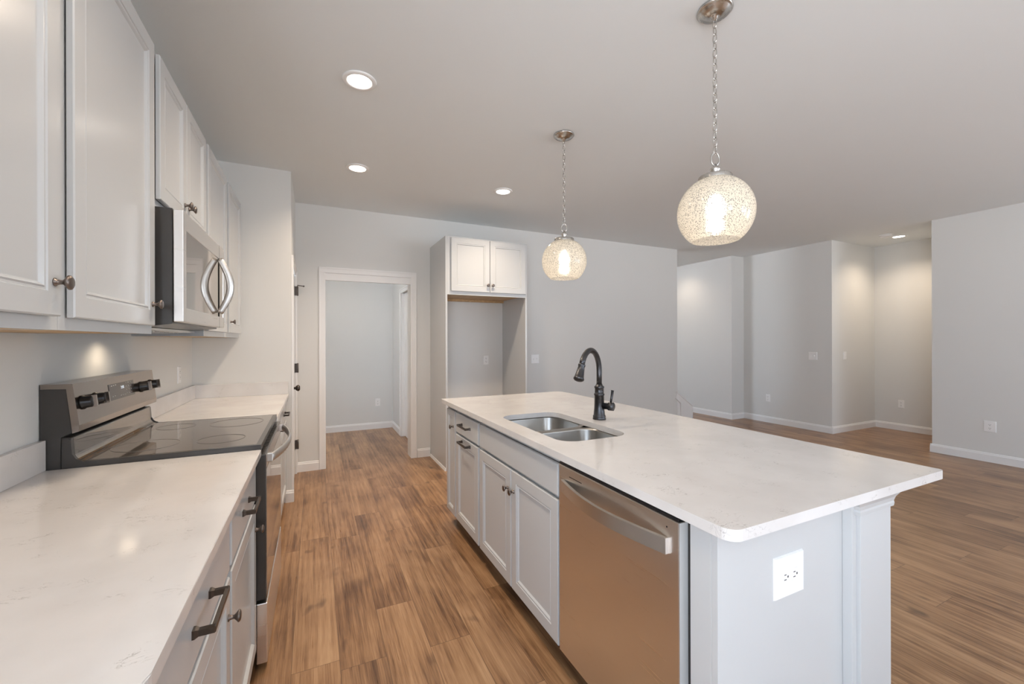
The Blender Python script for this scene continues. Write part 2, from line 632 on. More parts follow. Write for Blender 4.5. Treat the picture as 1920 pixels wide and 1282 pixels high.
# hall and living room
struct('wall_hall', B().box(6.295, 8.0, 4.73, 8.1, 0, CEIL), 'wall')
struct('wall_hall_far', B().box(1.19, 6.295, 8.0, 8.1, 0, CEIL), 'wall')
struct('wall_living_far', B().box(RX, 8.0, 3.392, 4.73, 0, CEIL), 'wall')
struct('wall_alcove', B().box(7.737, 8.0, 2.337, 3.392, 0, CEIL), 'wall')
b = B()
ys = [-3.6] + [v for w in SIDE_WINDOWS for v in w[:2]] + [1.2]
for i in range(0, len(ys), 2):
    b.box(RX, RX + 0.12, ys[i], ys[i + 1], 0, CEIL)
for (y0, y1, z0, z1) in SIDE_WINDOWS:
    b.box(RX, RX + 0.12, y0, y1, z1, CEIL)
    b.box(RX, RX + 0.12, y0, y1, 0, z0)
b.box(RX, 8.0, 1.2, 2.337, 0, CEIL)
struct('wall_right', b, 'wall')
# rear wall pierced by the windows
b = B()
xs = [-1.0] + [v for w in WINDOWS for v in w[:2]] + [RX]
for i in range(0, len(xs), 2):
    b.box(xs[i], xs[i + 1], REAR_Y - 0.12, REAR_Y, 0, CEIL)
for (x0, x1, z0, z1) in WINDOWS:
    b.box(x0, x1, REAR_Y - 0.12, REAR_Y, z1, CEIL)
    b.box(x0, x1, REAR_Y - 0.12, REAR_Y, 0, z0)
struct('wall_rear', b, 'wall')
for i, (x0, x1, z0, z1) in enumerate(WINDOWS):
    b = B()
    for a in (x0, (x0 + x1) / 2 - 0.03, x1 - 0.06):
        b.box(a, a + 0.06, REAR_Y - 0.10, REAR_Y - 0.05, z0, z1)
    for a in (z0, (z0 + z1) / 2 - 0.02, z1 - 0.05):
        b.box(x0, x1, REAR_Y - 0.098, REAR_Y - 0.052, a, a + 0.05)
    struct('window_%d' % (i + 1), b, 'trim')
for i, (y0, y1, z0, z1) in enumerate(SIDE_WINDOWS):
    b = B()
    for a in (y0, (y0 + y1) / 2 - 0.03, y1 - 0.06):
        b.box(RX + 0.05, RX + 0.10, a, a + 0.06, z0, z1)
    for a in (z0, (z0 + z1) / 2 - 0.02, z1 - 0.05):
        b.box(RX + 0.052, RX + 0.098, y0, y1, a, a + 0.05)
    struct('window_%d' % (i + 4), b, 'trim')
for i, (y0, y1, z0, z1) in enumerate(ADDED_LEFT_WINDOWS):
    b = B()
    for a in (y0, (y0 + y1) / 2 - 0.03, y1 - 0.06):
        b.box(XL - 0.10, XL - 0.05, a, a + 0.06, z0, z1)
    for a in (z0, z1 - 0.05):
        b.box(XL - 0.098, XL - 0.052, y0, y1, a, a + 0.05)
    struct('window_%d' % (i + 5), b, 'trim')  # frame of the added, unseen window


# baseboards: profile with a small bead
def base_run(bb, p0, p1, n, h=0.098, t=0.015):
    """straight baseboard from p0 to p1 (xy), n = outward normal"""
    prof = [(0, 0), (t, 0), (t, h - 0.022), (t * 0.72, h - 0.016), (t * 0.55, h - 0.004), (t * 0.25, h), (0, h)]
    p0, p1, n = Vector((*p0, 0)), Vector((*p1, 0)), Vector((*n, 0))
    rs = []
    for p in (p0, p1):
        rs.append([p + n * (a + 0.0005) + Vector((0, 0, z)) for a, z in prof])
    vr = [[bb.bm.verts.new(q) for q in r] for r in rs]
    k = len(prof)
    fs = [bb.bm.faces.new(vr[0][::-1]), bb.bm.faces.new(vr[1])]
    for i in range(k):
        fs.append(bb.bm.faces.new([vr[0][i], vr[0][(i + 1) % k], vr[1][(i + 1) % k], vr[1][i]]))
    bb._tag(fs)
    return bb


struct('baseboard_end', base_run(B(), (-0.222, Y_END), (X_PAN + 0.016, Y_END), (0, -1)), 'trim')
b = base_run(B(), (X_PAN, Y_BACK), (0.038, Y_BACK), (0, -1))
base_run(b, (1.052, Y_BACK), (1.200, Y_BACK), (0, -1))
base_run(b, (1.236, Y_BACK), (2.115, Y_BACK), (0, -1))
base_run(b, (2.145, Y_BACK), (5.03, Y_BACK), (0, -1))
struct('baseboard_back', b, 'trim')
b = base_run(B(), (-0.6, 6.596), (1.09, 6.596), (0, -1))
base_run(b, (1.09, 5.972), (1.09, 6.596), (-1, 0))
struct('baseboard_passage', b, 'trim')
b = base_run(B(), (6.295, 4.73), (6.295, 8.0), (-1, 0))
base_run(b, (6.28, 4.73), (RX, 4.73), (0, -1))
struct('baseboard_hall', b, 'trim')
struct('baseboard_living', base_run(B(), (RX, 3.377), (RX, 4.73), (-1, 0)), 'trim')
b = base_run(B(), (RX - 0.015, 3.392), (7.737, 3.392), (0, -1))
base_run(b, (7.737, 2.337), (7.737, 3.392), (-1, 0))
struct('baseboard_alcove', b, 'trim')
b = base_run(B(), (RX, -3.4), (RX, 2.352), (-1, 0))
base_run(b, (RX - 0.015, 2.337), (7.737, 2.337), (0, 1))
struct('baseboard_right', b, 'trim')


def casing(bb, axis, plane, n, a0, a1, ztop, w=0.058, t=0.017, z0=0.0):
    """door casing around an opening a0..a1 on a wall plane (axis 'x' or 'y'), outward sign n"""
    def bx(a, c, zz0, zz1, t0, t1):
        q0, q1 = sorted((plane + n * (t0 + 0.0006), plane + n * t1))
        if axis == 'y':
            bb.box(a, c, q0, q1, zz0, zz1, 0.0015, 1)
        else:
            bb.box(q0, q1, a, c, zz0, zz1, 0.0015, 1)
    for (a, c, e) in ((a0 - w, a0, 1), (a1, a1 + w, -1)):
        bx(a, c, z0, ztop, 0, t * 0.7)
        if e == 1:
            bx(a - 0.0008, a + 0.016, z0, ztop + w + 0.0008, 0, t)
        else:
            bx(c - 0.016, c + 0.0008, z0, ztop + w + 0.0008, 0, t)
    bx(a0 - w + 0.0005, a1 + w - 0.0005, ztop, ztop + w, 0, t * 0.7 - 0.0003)
    bx(a0 - w + 0.0155, a1 + w - 0.0155, ztop + w - 0.016, ztop + w + 0.0008, 0, t)
    return bb


# cased opening in the back wall (trim_1), with its jambs and lowered head board
b = casing(B(), 'y', Y_BACK, -1, 0.098, 0.988, 2.040)
b.box(0.077, 0.103, Y_BACK - 0.004, 4.944, 0, 2.045)
b.box(0.983, 1.010, Y_BACK - 0.004, 4.944, 0, 2.045)
b.box(0.103, 0.983, Y_BACK - 0.004, 4.944, 2.040, 2.058)
b.box(0.103, 0.983, Y_BACK + 0.004, 4.80, 1.966, 2.040)
struct('trim_1', b, 'trim')
# door casing on the passage side wall
b = casing(B(), 'x', 1.09, -1, 5.17, 5.905, 1.985)
b.box(1.09, 1.18, 5.895, 5.909, 0, 1.99)
b.box(1.09, 1.18, 5.152, 5.17, 0, 1.99)
struct('trim_2', b, 'trim')
struct('door_2', B().box(1.13, 1.165, 5.171, 5.894, 0.012, 1.985, 0.002), 'trim')
# casing of the pantry door
b = casing(B(), 'x', X_PAN, 1, 3.968, 4.695, 1.985, 0.057)
b.box(X_PAN - 0.10, X_PAN - 0.001, 3.951, 3.968, 0, 1.99)
b.box(X_PAN - 0.10, X_PAN - 0.001, 4.695, 4.714, 0, 1.99)
struct('trim_3', b, 'trim')
# pantry door with two recessed panels, hinges and knob
DX = X_PAN - 0.006
b = B()
b.box(DX - 0.035, DX - 0.008, 3.970, 4.693, 0.012, 1.98)
b.box(DX - 0.008, DX, 3.970, 4.08, 0.012, 1.98)
b.box(DX - 0.008, DX, 4.585, 4.693, 0.012, 1.98)
for z0, z1 in ((0.012, 0.22), (0.86, 1.0), (1.86, 1.98)):
    b.box(DX - 0.008, DX, 4.08, 4.585, z0, z1)
door1 = struct('door_1', b, 'trim')
for zc in (0.295, 1.06, 1.83):
    b = B()
    b.box(DX + 0.001, DX + 0.004, 4.655, 4.693, zc - 0.045, zc + 0.045)
    b.lathe([(0.0075, -0.047), (0.0075, 0.047)], axis_mat((X_PAN + 0.021, 4.700, zc), (0, 0, 1)), 10)
    b.box(DX + 0.003, X_PAN + 0.021, 4.692, 4.700, zc - 0.045, zc + 0.045)
    if zc > 1.5:      # pin door stop
        b.tube([(X_PAN + 0.021, 4.700, zc + 0.047), (X_PAN + 0.021, 4.700, zc + 0.058), (X_PAN + 0.075, 4.690, zc + 0.050)], 0.004, 8)
        b.lathe([(0.007, 0), (0.007, 0.012)], axis_mat((X_PAN + 0.072, 4.690, zc + 0.050), (1, 0, 0)), 10)
    h = obj('hinge', b, 'bronze', door1)
    h['label'] = 'black door hinge'
b = B()
b.lathe([(0.030, 0.0), (0.030, 0.006), (0.012, 0.010), (0.010, 0.030), (0.020, 0.036), (0.027, 0.048), (0.026, 0.058), (0.016, 0.066)], axis_mat((DX, 4.035, 0.925), (1, 0, 0)), 20)
k_ = obj('door_knob', b, 'bronze', door1)
k_['label'] = 'dark round door knob'

# stair skirt board at the end of the back wall
b = B()
b.prism([(5.146, 0.0), (5.384, 0.0), (5.384, 0.283), (5.064, 0.512), (5.040, 0.428), (5.146, 0.343)], 'y', 4.738, 4.7585)
b.prism([(5.091, 0.0), (5.3835, 0.0), (5.3835, 0.282), (5.091, 0.491)], 'y', 4.7586, 4.92)
struct('trim_4', b, 'trim')
b = B()
b.prism([(5.384, 0.2835), (5.391, 0.277), (5.391, 0.292), (5.060, 0.529), (5.056, 0.519)], 'y', 4.729, 4.925)
b.box(5.3842, 5.391, 4.729, 4.925, 0.0, 0.2765)
struct('trim_5', b, 'trim')

# ------------------------------------------------------------------ cabinet hardware
def knob(parent, p, d, mat='pewter', r=0.0165):
    b = B()
    prof = [(0.0095, 0), (0.0095, 0.002), (0.0065, 0.004), (0.0052, 0.009), (0.0052, 0.014), (0.010, 0.019), (r, 0.0235), (r * 0.98, 0.0265), (r * 0.7, 0.0295), (0.004, 0.0305)]
    b.lathe(prof, axis_mat(p, d), 20)
    return obj('knob', b, mat, parent)


def bar_pull(parent, p, run, out, length=0.128, mat='bronze'):
    """square bar pull: p centre on the face, run = bar direction, out = outward normal"""
    p, run, out = Vector(p), Vector(run), Vector(out)
    side = run.cross(out)
    b = B()

    def blk(c, hr, hs, z0, z1, hr2=None, hs2=None):
        hr2 = hr if hr2 is None else hr2
        hs2 = hs if hs2 is None else hs2
        lo = [c + run * a * hr + side * e * hs + out * z0 for a, e in ((-1, -1), (1, -1), (1, 1), (-1, 1))]
        hi = [c + run * a * hr2 + side * e * hs2 + out * z1 for a, e in ((-1, -1), (1, -1), (1, 1), (-1, 1))]
        b.rings([lo, hi])
    for s in (-1, 1):
        c = p + run * (s * length / 2)
        blk(c, 0.0085, 0.0085, 0, 0.004)
        blk(c, 0.0085, 0.0085, 0.004, 0.010, 0.0052, 0.0062)
        blk(c, 0.0052, 0.0062, 0.010, 0.036)
    blk(p, length / 2 + 0.0052, 0.0062, 0.030, 0.0375, length / 2 + 0.0045, 0.0052)
    for f in b.bm.faces:
        f.smooth = False
    return obj('handle', b, mat, parent)


DOOR_PROF = [(0.0015, -0.0155), (0, -0.014), (0, -0.003), (0.003, 0.0), (0.053, 0.0), (0.055, -0.003), (0.060, -0.0035), (0.0635, -0.0015), (0.066, -0.004), (0.070, -0.009), (0.0725, -0.0095)]
SLAB_PROF = [(0.0015, -0.0155), (0, -0.014), (0, -0.004), (0.0012, -0.0018), (0.005, 0.0)]


def front(parent, name, kind, face, plane, a0, a1, z0, z1, bw=1.0):
    """door or drawer front. face '+x','-x','-y': outward; plane = outer face coordinate; a = y (or x) range"""
    prof = [(i * bw, d) for i, d in (DOOR_PROF if kind == 'door' else SLAB_PROF)]
    n = AX[face]
    if face[1] == 'x':
        o, u = (plane, a0, z0), (0, 1, 0)
    else:
        o, u = (a0, plane, z0), (1, 0, 0)
    b = B().panel(o, u, (0, 0, 1), n, a1 - a0, z1 - z0, prof)
    return obj(name, b, 'cab', parent)


# ------------------------------------------------------------------ upper cabinets
UX, UFRONT = -0.539, -0.520      # face frame plane, door plane
UZ0, UZ1 = 1.357, 2.412
UGROUP = 'upper wall cabinets along the range wall'


def upper(y0, y1, z0, label, doors, under=True):
    t = thing('wall_cabinet', label, 'cabinet', ((XL + UX) / 2, (y0 + y1) / 2, z0), UGROUP)
    y0, y1 = y0 + 0.0008, y1 - 0.0008
    b = B()
    b.box(XL + 0.001, UX - 0.018, y0, y0 + 0.015, z0, UZ1)
    b.box(XL + 0.001, UX - 0.018, y1 - 0.015, y1, z0, UZ1)
    b.box(XL + 0.001, UX - 0.018, y0 + 0.015, y1 - 0.015, UZ1 - 0.015, UZ1)
    b.box(XL + 0.001, XL + 0.008, y0 + 0.015, y1 - 0.015, z0 + 0.03, UZ1 - 0.015)
    obj('carcass', b, 'cab', t)
    obj('underside_panel', B().box(XL + 0.0085, UX - 0.019, y0 + 0.0155, y1 - 0.0155, z0 + 0.0005, z0 + 0.014), 'ply' if under else 'cab', t)
    b = B()
    b.box(UX - 0.018, UX, y0, y0 + 0.036, z0, UZ1)
    b.box(UX - 0.018, UX, y1 - 0.036, y1, z0, UZ1)
    b.box(UX - 0.018, UX, y0 + 0.036, y1 - 0.036, z0, z0 + 0.045)
    b.box(UX - 0.018, UX, y0 + 0.036, y1 - 0.036, UZ1 - 0.045, UZ1)
    obj('face_frame', b, 'cab', t)
    for (a, c, dz0, ky, kz) in doors:
        d = front(t, 'door', 'door', '+x', UFRONT, a, c, dz0, 2.402)
        knob(d, (UFRONT, ky, kz), (1, 0, 0))
    return t


upper(0.66, 1.325, UZ0, 'pale grey wall cabinet at the end of the row nearest the viewer', [(0.69, 1.296, 1.387, 1.268, 1.462)])
upper(1.325, 1.943, UZ0, 'tall pale grey wall cabinet with one wide door beside the microwave', [(1.354, 1.913, 1.387, 1.885, 1.462)])
upper(1.943, 2.732, 1.832, 'short pale grey wall cabinet with paired doors directly above the microwave', [(1.974, 2.330, 1.862, 2.300, 1.935), (2.336, 2.704, 1.862, 2.364, 1.935)], False)
upper(2.732, 3.318, UZ0, 'pale grey wall cabinet just beyond the microwave, half hidden by its handle', [(2.760, 3.290, 1.387, 2.79, 1.462)])
upper(3.318, 3.900, UZ0, 'pale grey wall cabinet in the corner against the end wall', [(3.362, 3.856, 1.387, 3.408, 1.462)])

# ------------------------------------------------------------------ microwave
t = thing('microwave', 'stainless over-the-range microwave with curved handle, mounted under the short cabinet', 'microwave', (-0.65, 2.34, 1.39))
MY0, MY1, MZ0, MZ1 = 1.950, 2.728, 1.385, 1.828
b = B()
b.prism([(XL + 0.002, 1.402), (-0.560, 1.385), (-0.480, 1.396), (-0.480, MZ1), (XL + 0.002, MZ1)], 'y', MY0, MY1, 0.002)
obj('body', b, 'dark', t)
b = B()
b.box(XL + 0.03, -0.57, MY0 + 0.03, MY1 - 0.03, 1.374, 1.383)
for i in range(9):
    yy = MY0 + 0.10 + i * 0.07
    b.box(-0.77, -0.62, yy, yy + 0.012, 1.370, 1.374)
obj('bottom_grille', b, 'steel_h', t)
# door frame: surround with a window opening, reaching from near end to the control strip
DXo, DXi = -0.446, -0.478
WY0, WY1, WZ0, WZ1 = 1.992, 2.715, 1.458, 1.757
b = B()
b.box(DXi, DXo, MY0 + 0.001, WY0, 1.403, 1.826, 0.003)
b.box(DXi, DXo, WY1, MY1 - 0.001, 1.403, 1.826, 0.003)
b.box(DXi, DXo, WY0 - 0.002, WY1 + 0.002, 1.403, WZ0, 0.003)
b.box(DXi, DXo, WY0 - 0.002, WY1 + 0.002, WZ1, 1.826, 0.003)
door = obj('door', b, 'steel', t)
obj('door_window', B().box(DXi + 0.004, DXo - 0.003, WY0 - 0.001, WY1 + 0.001, WZ0 - 0.001, WZ1 + 0.001), 'mirror', door)
b = B()
b.box(DXo - 0.0032, DXo + 0.0004, 2.6050, 2.6062, 1.403, 1.826)
obj('door_seam', b, 'gap', door)
# curved pull: a flat bar bowed outwards
pts = []
for i in range(25):
    s = i / 24.0
    z = 1.474 + s * (1.752 - 1.474)
    bow = math.sin(PI * s)
    pts.append((DXo + 0.006 + 0.046 * bow, 2.578, z))
b = B()
b.tube(pts, [0.011 + 0.003 * math.sin(PI * i / 24.0) for i in range(25)], 12, True, False, 1.25, 0.7, (0, 1, 0))
obj('handle', b, 'steel_h', door)
obj('lamp_lens', B().box(-0.765, -0.715, 2.31, 2.43, 1.3835, 1.3865), 'lens', t)
M_LIGHT = lamp('SPOT', (-0.74, 2.37, 1.366), 3.2, (1.0, 0.80, 0.58), 0.03, 150, 0.8, (0, 0, 0), t)


def text_part(name, s, size, p, run, up, mat, parent, depth=0.0006):
    """small raised lettering: p lower-left corner, run/up directions"""
    cu = bpy.data.curves.new('lettering', 'FONT')
    cu.body = s
    cu.size = size
    cu.extrude = depth
    to = bpy.data.objects.new('lettering', cu)
    COL.objects.link(to)
    dg = bpy.context.evaluated_depsgraph_get()
    me = bpy.data.meshes.new_from_object(to.evaluated_get(dg))
    bpy.data.objects.remove(to)
    bpy.data.curves.remove(cu)
    run, up = Vector(run).normalized(), Vector(up).normalized()
    nrm = run.cross(up)
    off = Vector(p) - wloc(parent)
    for v in me.vertices:
        v.co = off + run * v.co.x + up * v.co.y + nrm * v.co.z
    me.materials.clear()
    me.materials.append(M[mat])
    o = bpy.data.objects.new(name, me)
    COL.objects.link(o)
    o.parent = parent
    return o


# ------------------------------------------------------------------ range (free-standing electric)
RY0, RY1 = 1.948, 2.726
t = thing('range', 'black stainless electric range with glass cooktop between the two quartz counters', 'stove', (-0.5, 2.337, 0))
b = B()
b.box(XL + 0.004, -0.222, RY0, RY1, 0.095, 0.888, 0.003)
b.box(-0.78, -0.27, RY0 + 0.03, RY1 - 0.03, 0.0, 0.095)
obj('body', b, 'dark', t)
# cooktop: glass sheet with raised back curving up, in a dark rim
b = B()
def arc(cx, cz, r, a0, a1, n):
    return [(cx + r * math.cos(math.radians(a0 + (a1 - a0) * i / n)), cz + r * math.sin(math.radians(a0 + (a1 - a0) * i / n))) for i in range(n + 1)]
top = [(-0.196, 0.913)] + arc(-0.728, 0.942, 0.029, 270, 180, 8) + [(-0.760, 0.992)] + arc(-0.768, 0.992, 0.008, 0, 90, 4)
prof = top + [(-0.785, 1.000), (-0.785, 0.889), (-0.196, 0.889)]
b.prism(prof, 'y', RY0, RY1, 0.0035)
for f in b.bm.faces:
    f.smooth = False
ck = obj('cooktop_rim', b, 'dark', t)
inner = [(p[0], p[1]) for p in top[1:]]
b = B()
gp = [(-0.214, 0.9132)] + [(x + 0.0004, z + 0.0004) for x, z in inner[:-3]]
gq = gp[::-1]
low = [(x - 0.0006, z - 0.0008) for x, z in gq]
b.prism(gp + low, 'y', RY0 + 0.020, RY1 - 0.020)
gl = obj('glass_surface', b, 'glass_top', ck)
for (cx, cy, r) in ((-0.36, 2.14, 0.085), (-0.36, 2.54, 0.115), (-0.61, 2.14, 0.105), (-0.61, 2.54, 0.075)):
    b = B()
    pts = [(cx + r * math.cos(2 * PI * i / 48), cy + r * math.sin(2 * PI * i / 48), 0.9137) for i in range(48)]
    b.tube(pts, 0.0007, 6, False, True)
    obj('burner_ring', b, 'ring', gl)
# backguard with control panel
b = B()
b.prism([(XL + 0.002, 0.893), (-0.786, 0.893), (-0.786, 1.002), (-0.757, 1.016), (-0.771, 1.167), (XL + 0.002, 1.167)], 'y', RY0, RY1, 0.0015)
bg = obj('backguard', b, 'dark', t)
cp = [(XL + 0.004, 1.168), (-0.7705, 1.168), (-0.7560, 1.013), (-0.7385, 1.019), (-0.7375, 1.040), (-0.755, 1.184), (XL + 0.004, 1.184)]
obj('control_panel', B().prism(cp, 'y', RY0 - 0.0005, RY1 + 0.0005, 0.001), 'black_steel', t)
PN = Vector((1184 - 1040, 0, 17.5)).normalized()        # outward normal of the sloping panel
PU = Vector((-17.5, 0, 144)).normalized()


def on_panel(y, z, d=0.0):
    k = (z - 1.040) / 0.144
    return Vector((-0.7375 - 0.0175 * k, y, z)) + PN * d


def slab_on_panel(y0, y1, z0, z1, d0, d1):
    rs = []
    for d in (d0, d1):
        rs.append([on_panel(y0, z0, d), on_panel(y1, z0, d), on_panel(y1, z1, d), on_panel(y0, z1, d)])
    b = B().rings(rs)
    for f in b.bm.faces:
        f.smooth = False
    return b


b = slab_on_panel(2.210, 2.462, 1.090, 1.155, 0.0004, 0.0014)
b.mi = 1
random.seed(3)
for (y, z) in [(2.230, 1.146), (2.250, 1.147), (2.270, 1.148), (2.232, 1.103), (2.252, 1.104)] + [(2.375 + i * 0.024, 1.148 - j * 0.015) for i in range(3) for j in range(4)] + [(2.31, 1.10), (2.33, 1.10), (2.35, 1.10)]:
    rs = []
    for d in (0.0014, 0.0017):
        rs.append([on_panel(y, z, d), on_panel(y + 0.009, z, d), on_panel(y + 0.009, z + 0.0028, d), on_panel(y, z + 0.0028, d)])
    b.rings(rs)
disp = obj('display', b, ['panelglass', 'print'], t)
text_part('digits', '2:18', 0.017, on_panel(2.322, 1.129, 0.0016), (0, 1, 0), PU, 'digits', disp)
for y in (1.993, 2.094, 2.545, 2.668):
    b = B()
    mm = axis_mat(on_panel(y, 1.114, 0), PN)
    b.lathe([(0.025, 0), (0.025, 0.004), (0.0215, 0.008), (0.0205, 0.026), (0.0185, 0.030), (0.0, 0.0305)], mm, 28, True, False)
    kn = obj('control_knob', b, 'black', t)
    c = on_panel(y, 1.114, 0)
    rs = []
    for d, hw in ((0.028, 0.0055), (0.040, 0.0045)):
        rs.append([c + PN * d + Vector((0, a * hw, 0)) + PU * (e * 0.021) for a, e in ((-1, -1), (1, -1), (1, 1), (-1, 1))])
    bb = B().rings(rs)
    for f in bb.bm.faces:
        f.smooth = False
    obj('grip', bb, 'black_steel', kn)
# oven door, handle, drawer
RX0 = -0.180
b = B()
b.box(-0.218, RX0, RY0 + 0.004, RY1 - 0.004, 0.286, 0.872, 0.003)
od = obj('oven_door', b, 'dark', t)
obj('door_glass', B().box(RX0 - 0.0005, RX0 + 0.0025, RY0 + 0.008, RY1 - 0.008, 0.290, 0.812, 0.001), 'glass_top', od)
obj('door_top_trim', B().box(RX0 - 0.0005, RX0 + 0.003, RY0 + 0.006, RY1 - 0.006, 0.816, 0.870, 0.001), 'black_steel', od)
b = B()
for i in range(14):
    yy = RY0 + 0.16 + i * 0.034
    b.box(-0.212, -0.186, yy, yy + 0.022, 0.8715, 0.8735)
obj('vent_slot', b, 'gap', od)
pts, rr = [], []
for i in range(29):
    s = i / 28.0
    yy = 2.002 + s * (2.672 - 2.002)
    pts.append((RX0 + 0.014 + 0.052 * math.sin(PI * s) ** 0.8, yy, 0.846))
b = B()
b.tube(pts, 0.015, 12, True, False, 0.55, 1.25, (0, 0, 1))
for yy in (2.010, 2.664):
    b.box(RX0, RX0 + 0.022, yy - 0.012, yy + 0.012, 0.828, 0.864, 0.003)
obj('handle', b, 'steel_h', od)
b = B()
b.box(-0.215, -0.176, RY0 + 0.004, RY1 - 0.004, 0.030, 0.272, 0.003)
obj('storage_drawer', b, 'steel', t)

# ------------------------------------------------------------------ base cabinets along the left wall
CT = 0.895                    # counter top height
CB = 0.867                    # underside of the slabs
BX, BFRONT = -0.231, -0.212   # face frame plane, door plane


def base(x_back, x_face, front_plane, face, y0, y1, label, group, fronts, name='base_cabinet', cat='cabinet', ztop=CB - 0.001):
    """box cabinet with toe kick. fronts: (name, kind, a0, a1, z0, z1, hardware)"""
    s = 1 if face == '+x' else -1
    t = thing(name, label, cat, ((x_back + x_face) / 2, (y0 + y1) / 2, 0), group)
    y0, y1 = y0 + 0.0008, y1 - 0.0008
    lo, hi = sorted((x_back, x_face - s * 0.0185))
    b = B()
    b.box(lo, hi, y0, y0 + 0.016, 0.1, ztop)
    b.box(lo, hi, y1 - 0.016, y1, 0.1, ztop)
    b.box(lo, hi, y0 + 0.016, y1 - 0.016, 0.1, 0.116)
    q0, q1 = sorted((x_back, x_back + s * 0.012))
    b.box(q0, q1, y0 + 0.016, y1 - 0.016, 0.116, ztop)
    obj('carcass', b, 'cab', t)
    f0, f1 = sorted((x_face, x_face - s * 0.018))
    b = B()
    b.box(f0, f1, y0, y0 + 0.028, 0.1, ztop)
    b.box(f0, f1, y1 - 0.028, y1, 0.1, ztop)
    b.box(f0, f1, y0 + 0.028, y1 - 0.028, 0.1, 0.128)
    b.box(f0, f1, y0 + 0.028, y1 - 0.028, 0.672, 0.715)
    b.box(f0, f1, y0 + 0.028, y1 - 0.028, ztop - 0.03, ztop)
    obj('face_frame', b, 'cab', t)
    k0, k1 = sorted((x_face - s * 0.075, x_face - s * 0.060))
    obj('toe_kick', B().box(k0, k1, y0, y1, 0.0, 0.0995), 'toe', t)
    for (nm, kind, a0, a1, z0, z1, hw) in fronts:
        bw = 1.0 if (a1 - a0) > 0.3 else 0.72
        d = front(t, nm, kind, face, front_plane, a0, a1, z0, z1, bw)
        for h in hw:
            if h[0] == 'knob':
                knob(d, (front_plane, h[1], h[2]), (s, 0, 0), 'pewter', 0.0155)
            else:
                bar_pull(d, (front_plane, h[1], h[2]), (0, 1, 0), (s, 0, 0), h[3] if len(h) > 3 else 0.128)
    return t


LG = 'base cabinets along the range wall'
DZ0, DZ1, WZT, WZB = 0.700, 0.846, 0.684, 0.108
base(XL + 0.002, BX, BFRONT, '+x', 0.705, 1.384, 'grey base cabinet under the open end of the counter nearest the viewer', LG,
     [('drawer_front', 'slab', 0.724, 1.368, DZ0, DZ1, [('pull', 1.052, 0.772, 0.140)]), ('door', 'door', 0.724, 1.368, WZB, WZT, [('knob', 1.342, 0.585)])])
base(XL + 0.002, BX, BFRONT, '+x', 1.384, 1.943, 'grey base cabinet right beside the range, next to its near flank', LG,
     [('drawer_front', 'slab', 1.398, 1.930, DZ0, DZ1, [('pull', 1.660, 0.772, 0.128)]), ('door', 'door', 1.398, 1.930, WZB, WZT, [('knob', 1.905, 0.592)])])
base(XL + 0.002, BX, BFRONT, '+x', 2.731, 3.318, 'grey base cabinet past the range, seen behind the oven handle', LG,
     [('drawer_front', 'slab', 2.746, 3.304, DZ0, DZ1, [('pull', 3.02, 0.772)]), ('door', 'door', 2.746, 3.304, WZB, WZT, [('knob', 2.775, 0.592)])])
base(XL + 0.002, BX, BFRONT, '+x', 3.318, 3.902, 'grey base cabinet in the corner by the pantry door', LG,
     [('drawer_front', 'slab', 3.334, 3.875, DZ0, DZ1, [('pull', 3.62, 0.772)]), ('door', 'door', 3.334, 3.875, WZB, WZT, [('knob', 3.360, 0.592)])])


def rounded_rect(x0, x1, y0, y1, rads, n=8):
    """corner radii order: (x0,y0),(x1,y0),(x1,y1),(x0,y1); counter-clockwise"""
    out = []
    for (cx, cy, sx, sy, a0, r) in ((x0, y0, 1, 1, 180, rads[0]), (x1, y0, -1, 1, 270, rads[1]), (x1, y1, -1, -1, 0, rads[2]), (x0, y1, 1, -1, 90, rads[3])):
        if r <= 0:
            out.append((cx, cy))
            continue
        for i in range(n + 1):
            a = math.radians(a0 + 90.0 * i / n)
            out.append((cx + sx * r + r * math.cos(a), cy + sy * r + r * math.sin(a)))
    return out


t = thing('countertop', 'white speckled quartz countertop beside the range with a rounded free corner', 'countertop', (-0.52, 1.3, CB))
obj('slab', B().prism(rounded_rect(XL + 0.002, -0.195, 0.655, 1.944, (0, 0.045, 0, 0)), 'z', CB, CT, 0.002), 'quartz', t)
obj('backsplash', B().box(XL + 0.002, XL + 0.020, 0.655, 1.944, CT + 0.0003, 0.997, 0.0015), 'quartz', t)
t = thing('countertop', 'white quartz countertop in the corner past the range', 'countertop', (-0.52, 3.3, CB))
obj('slab', B().box(XL + 0.002, -0.195, 2.730, Y_END - 0.002, CB, CT, 0.002), 'quartz', t)
b = B()
b.box(XL + 0.002, XL + 0.020, 2.730, Y_END - 0.021, CT + 0.0003, 0.997, 0.0015)
b.box(XL + 0.002, -0.197, Y_END - 0.0205, Y_END - 0.002, CT + 0.0003, 0.997, 0.0015)
obj('backsplash', b, 'quartz', t)

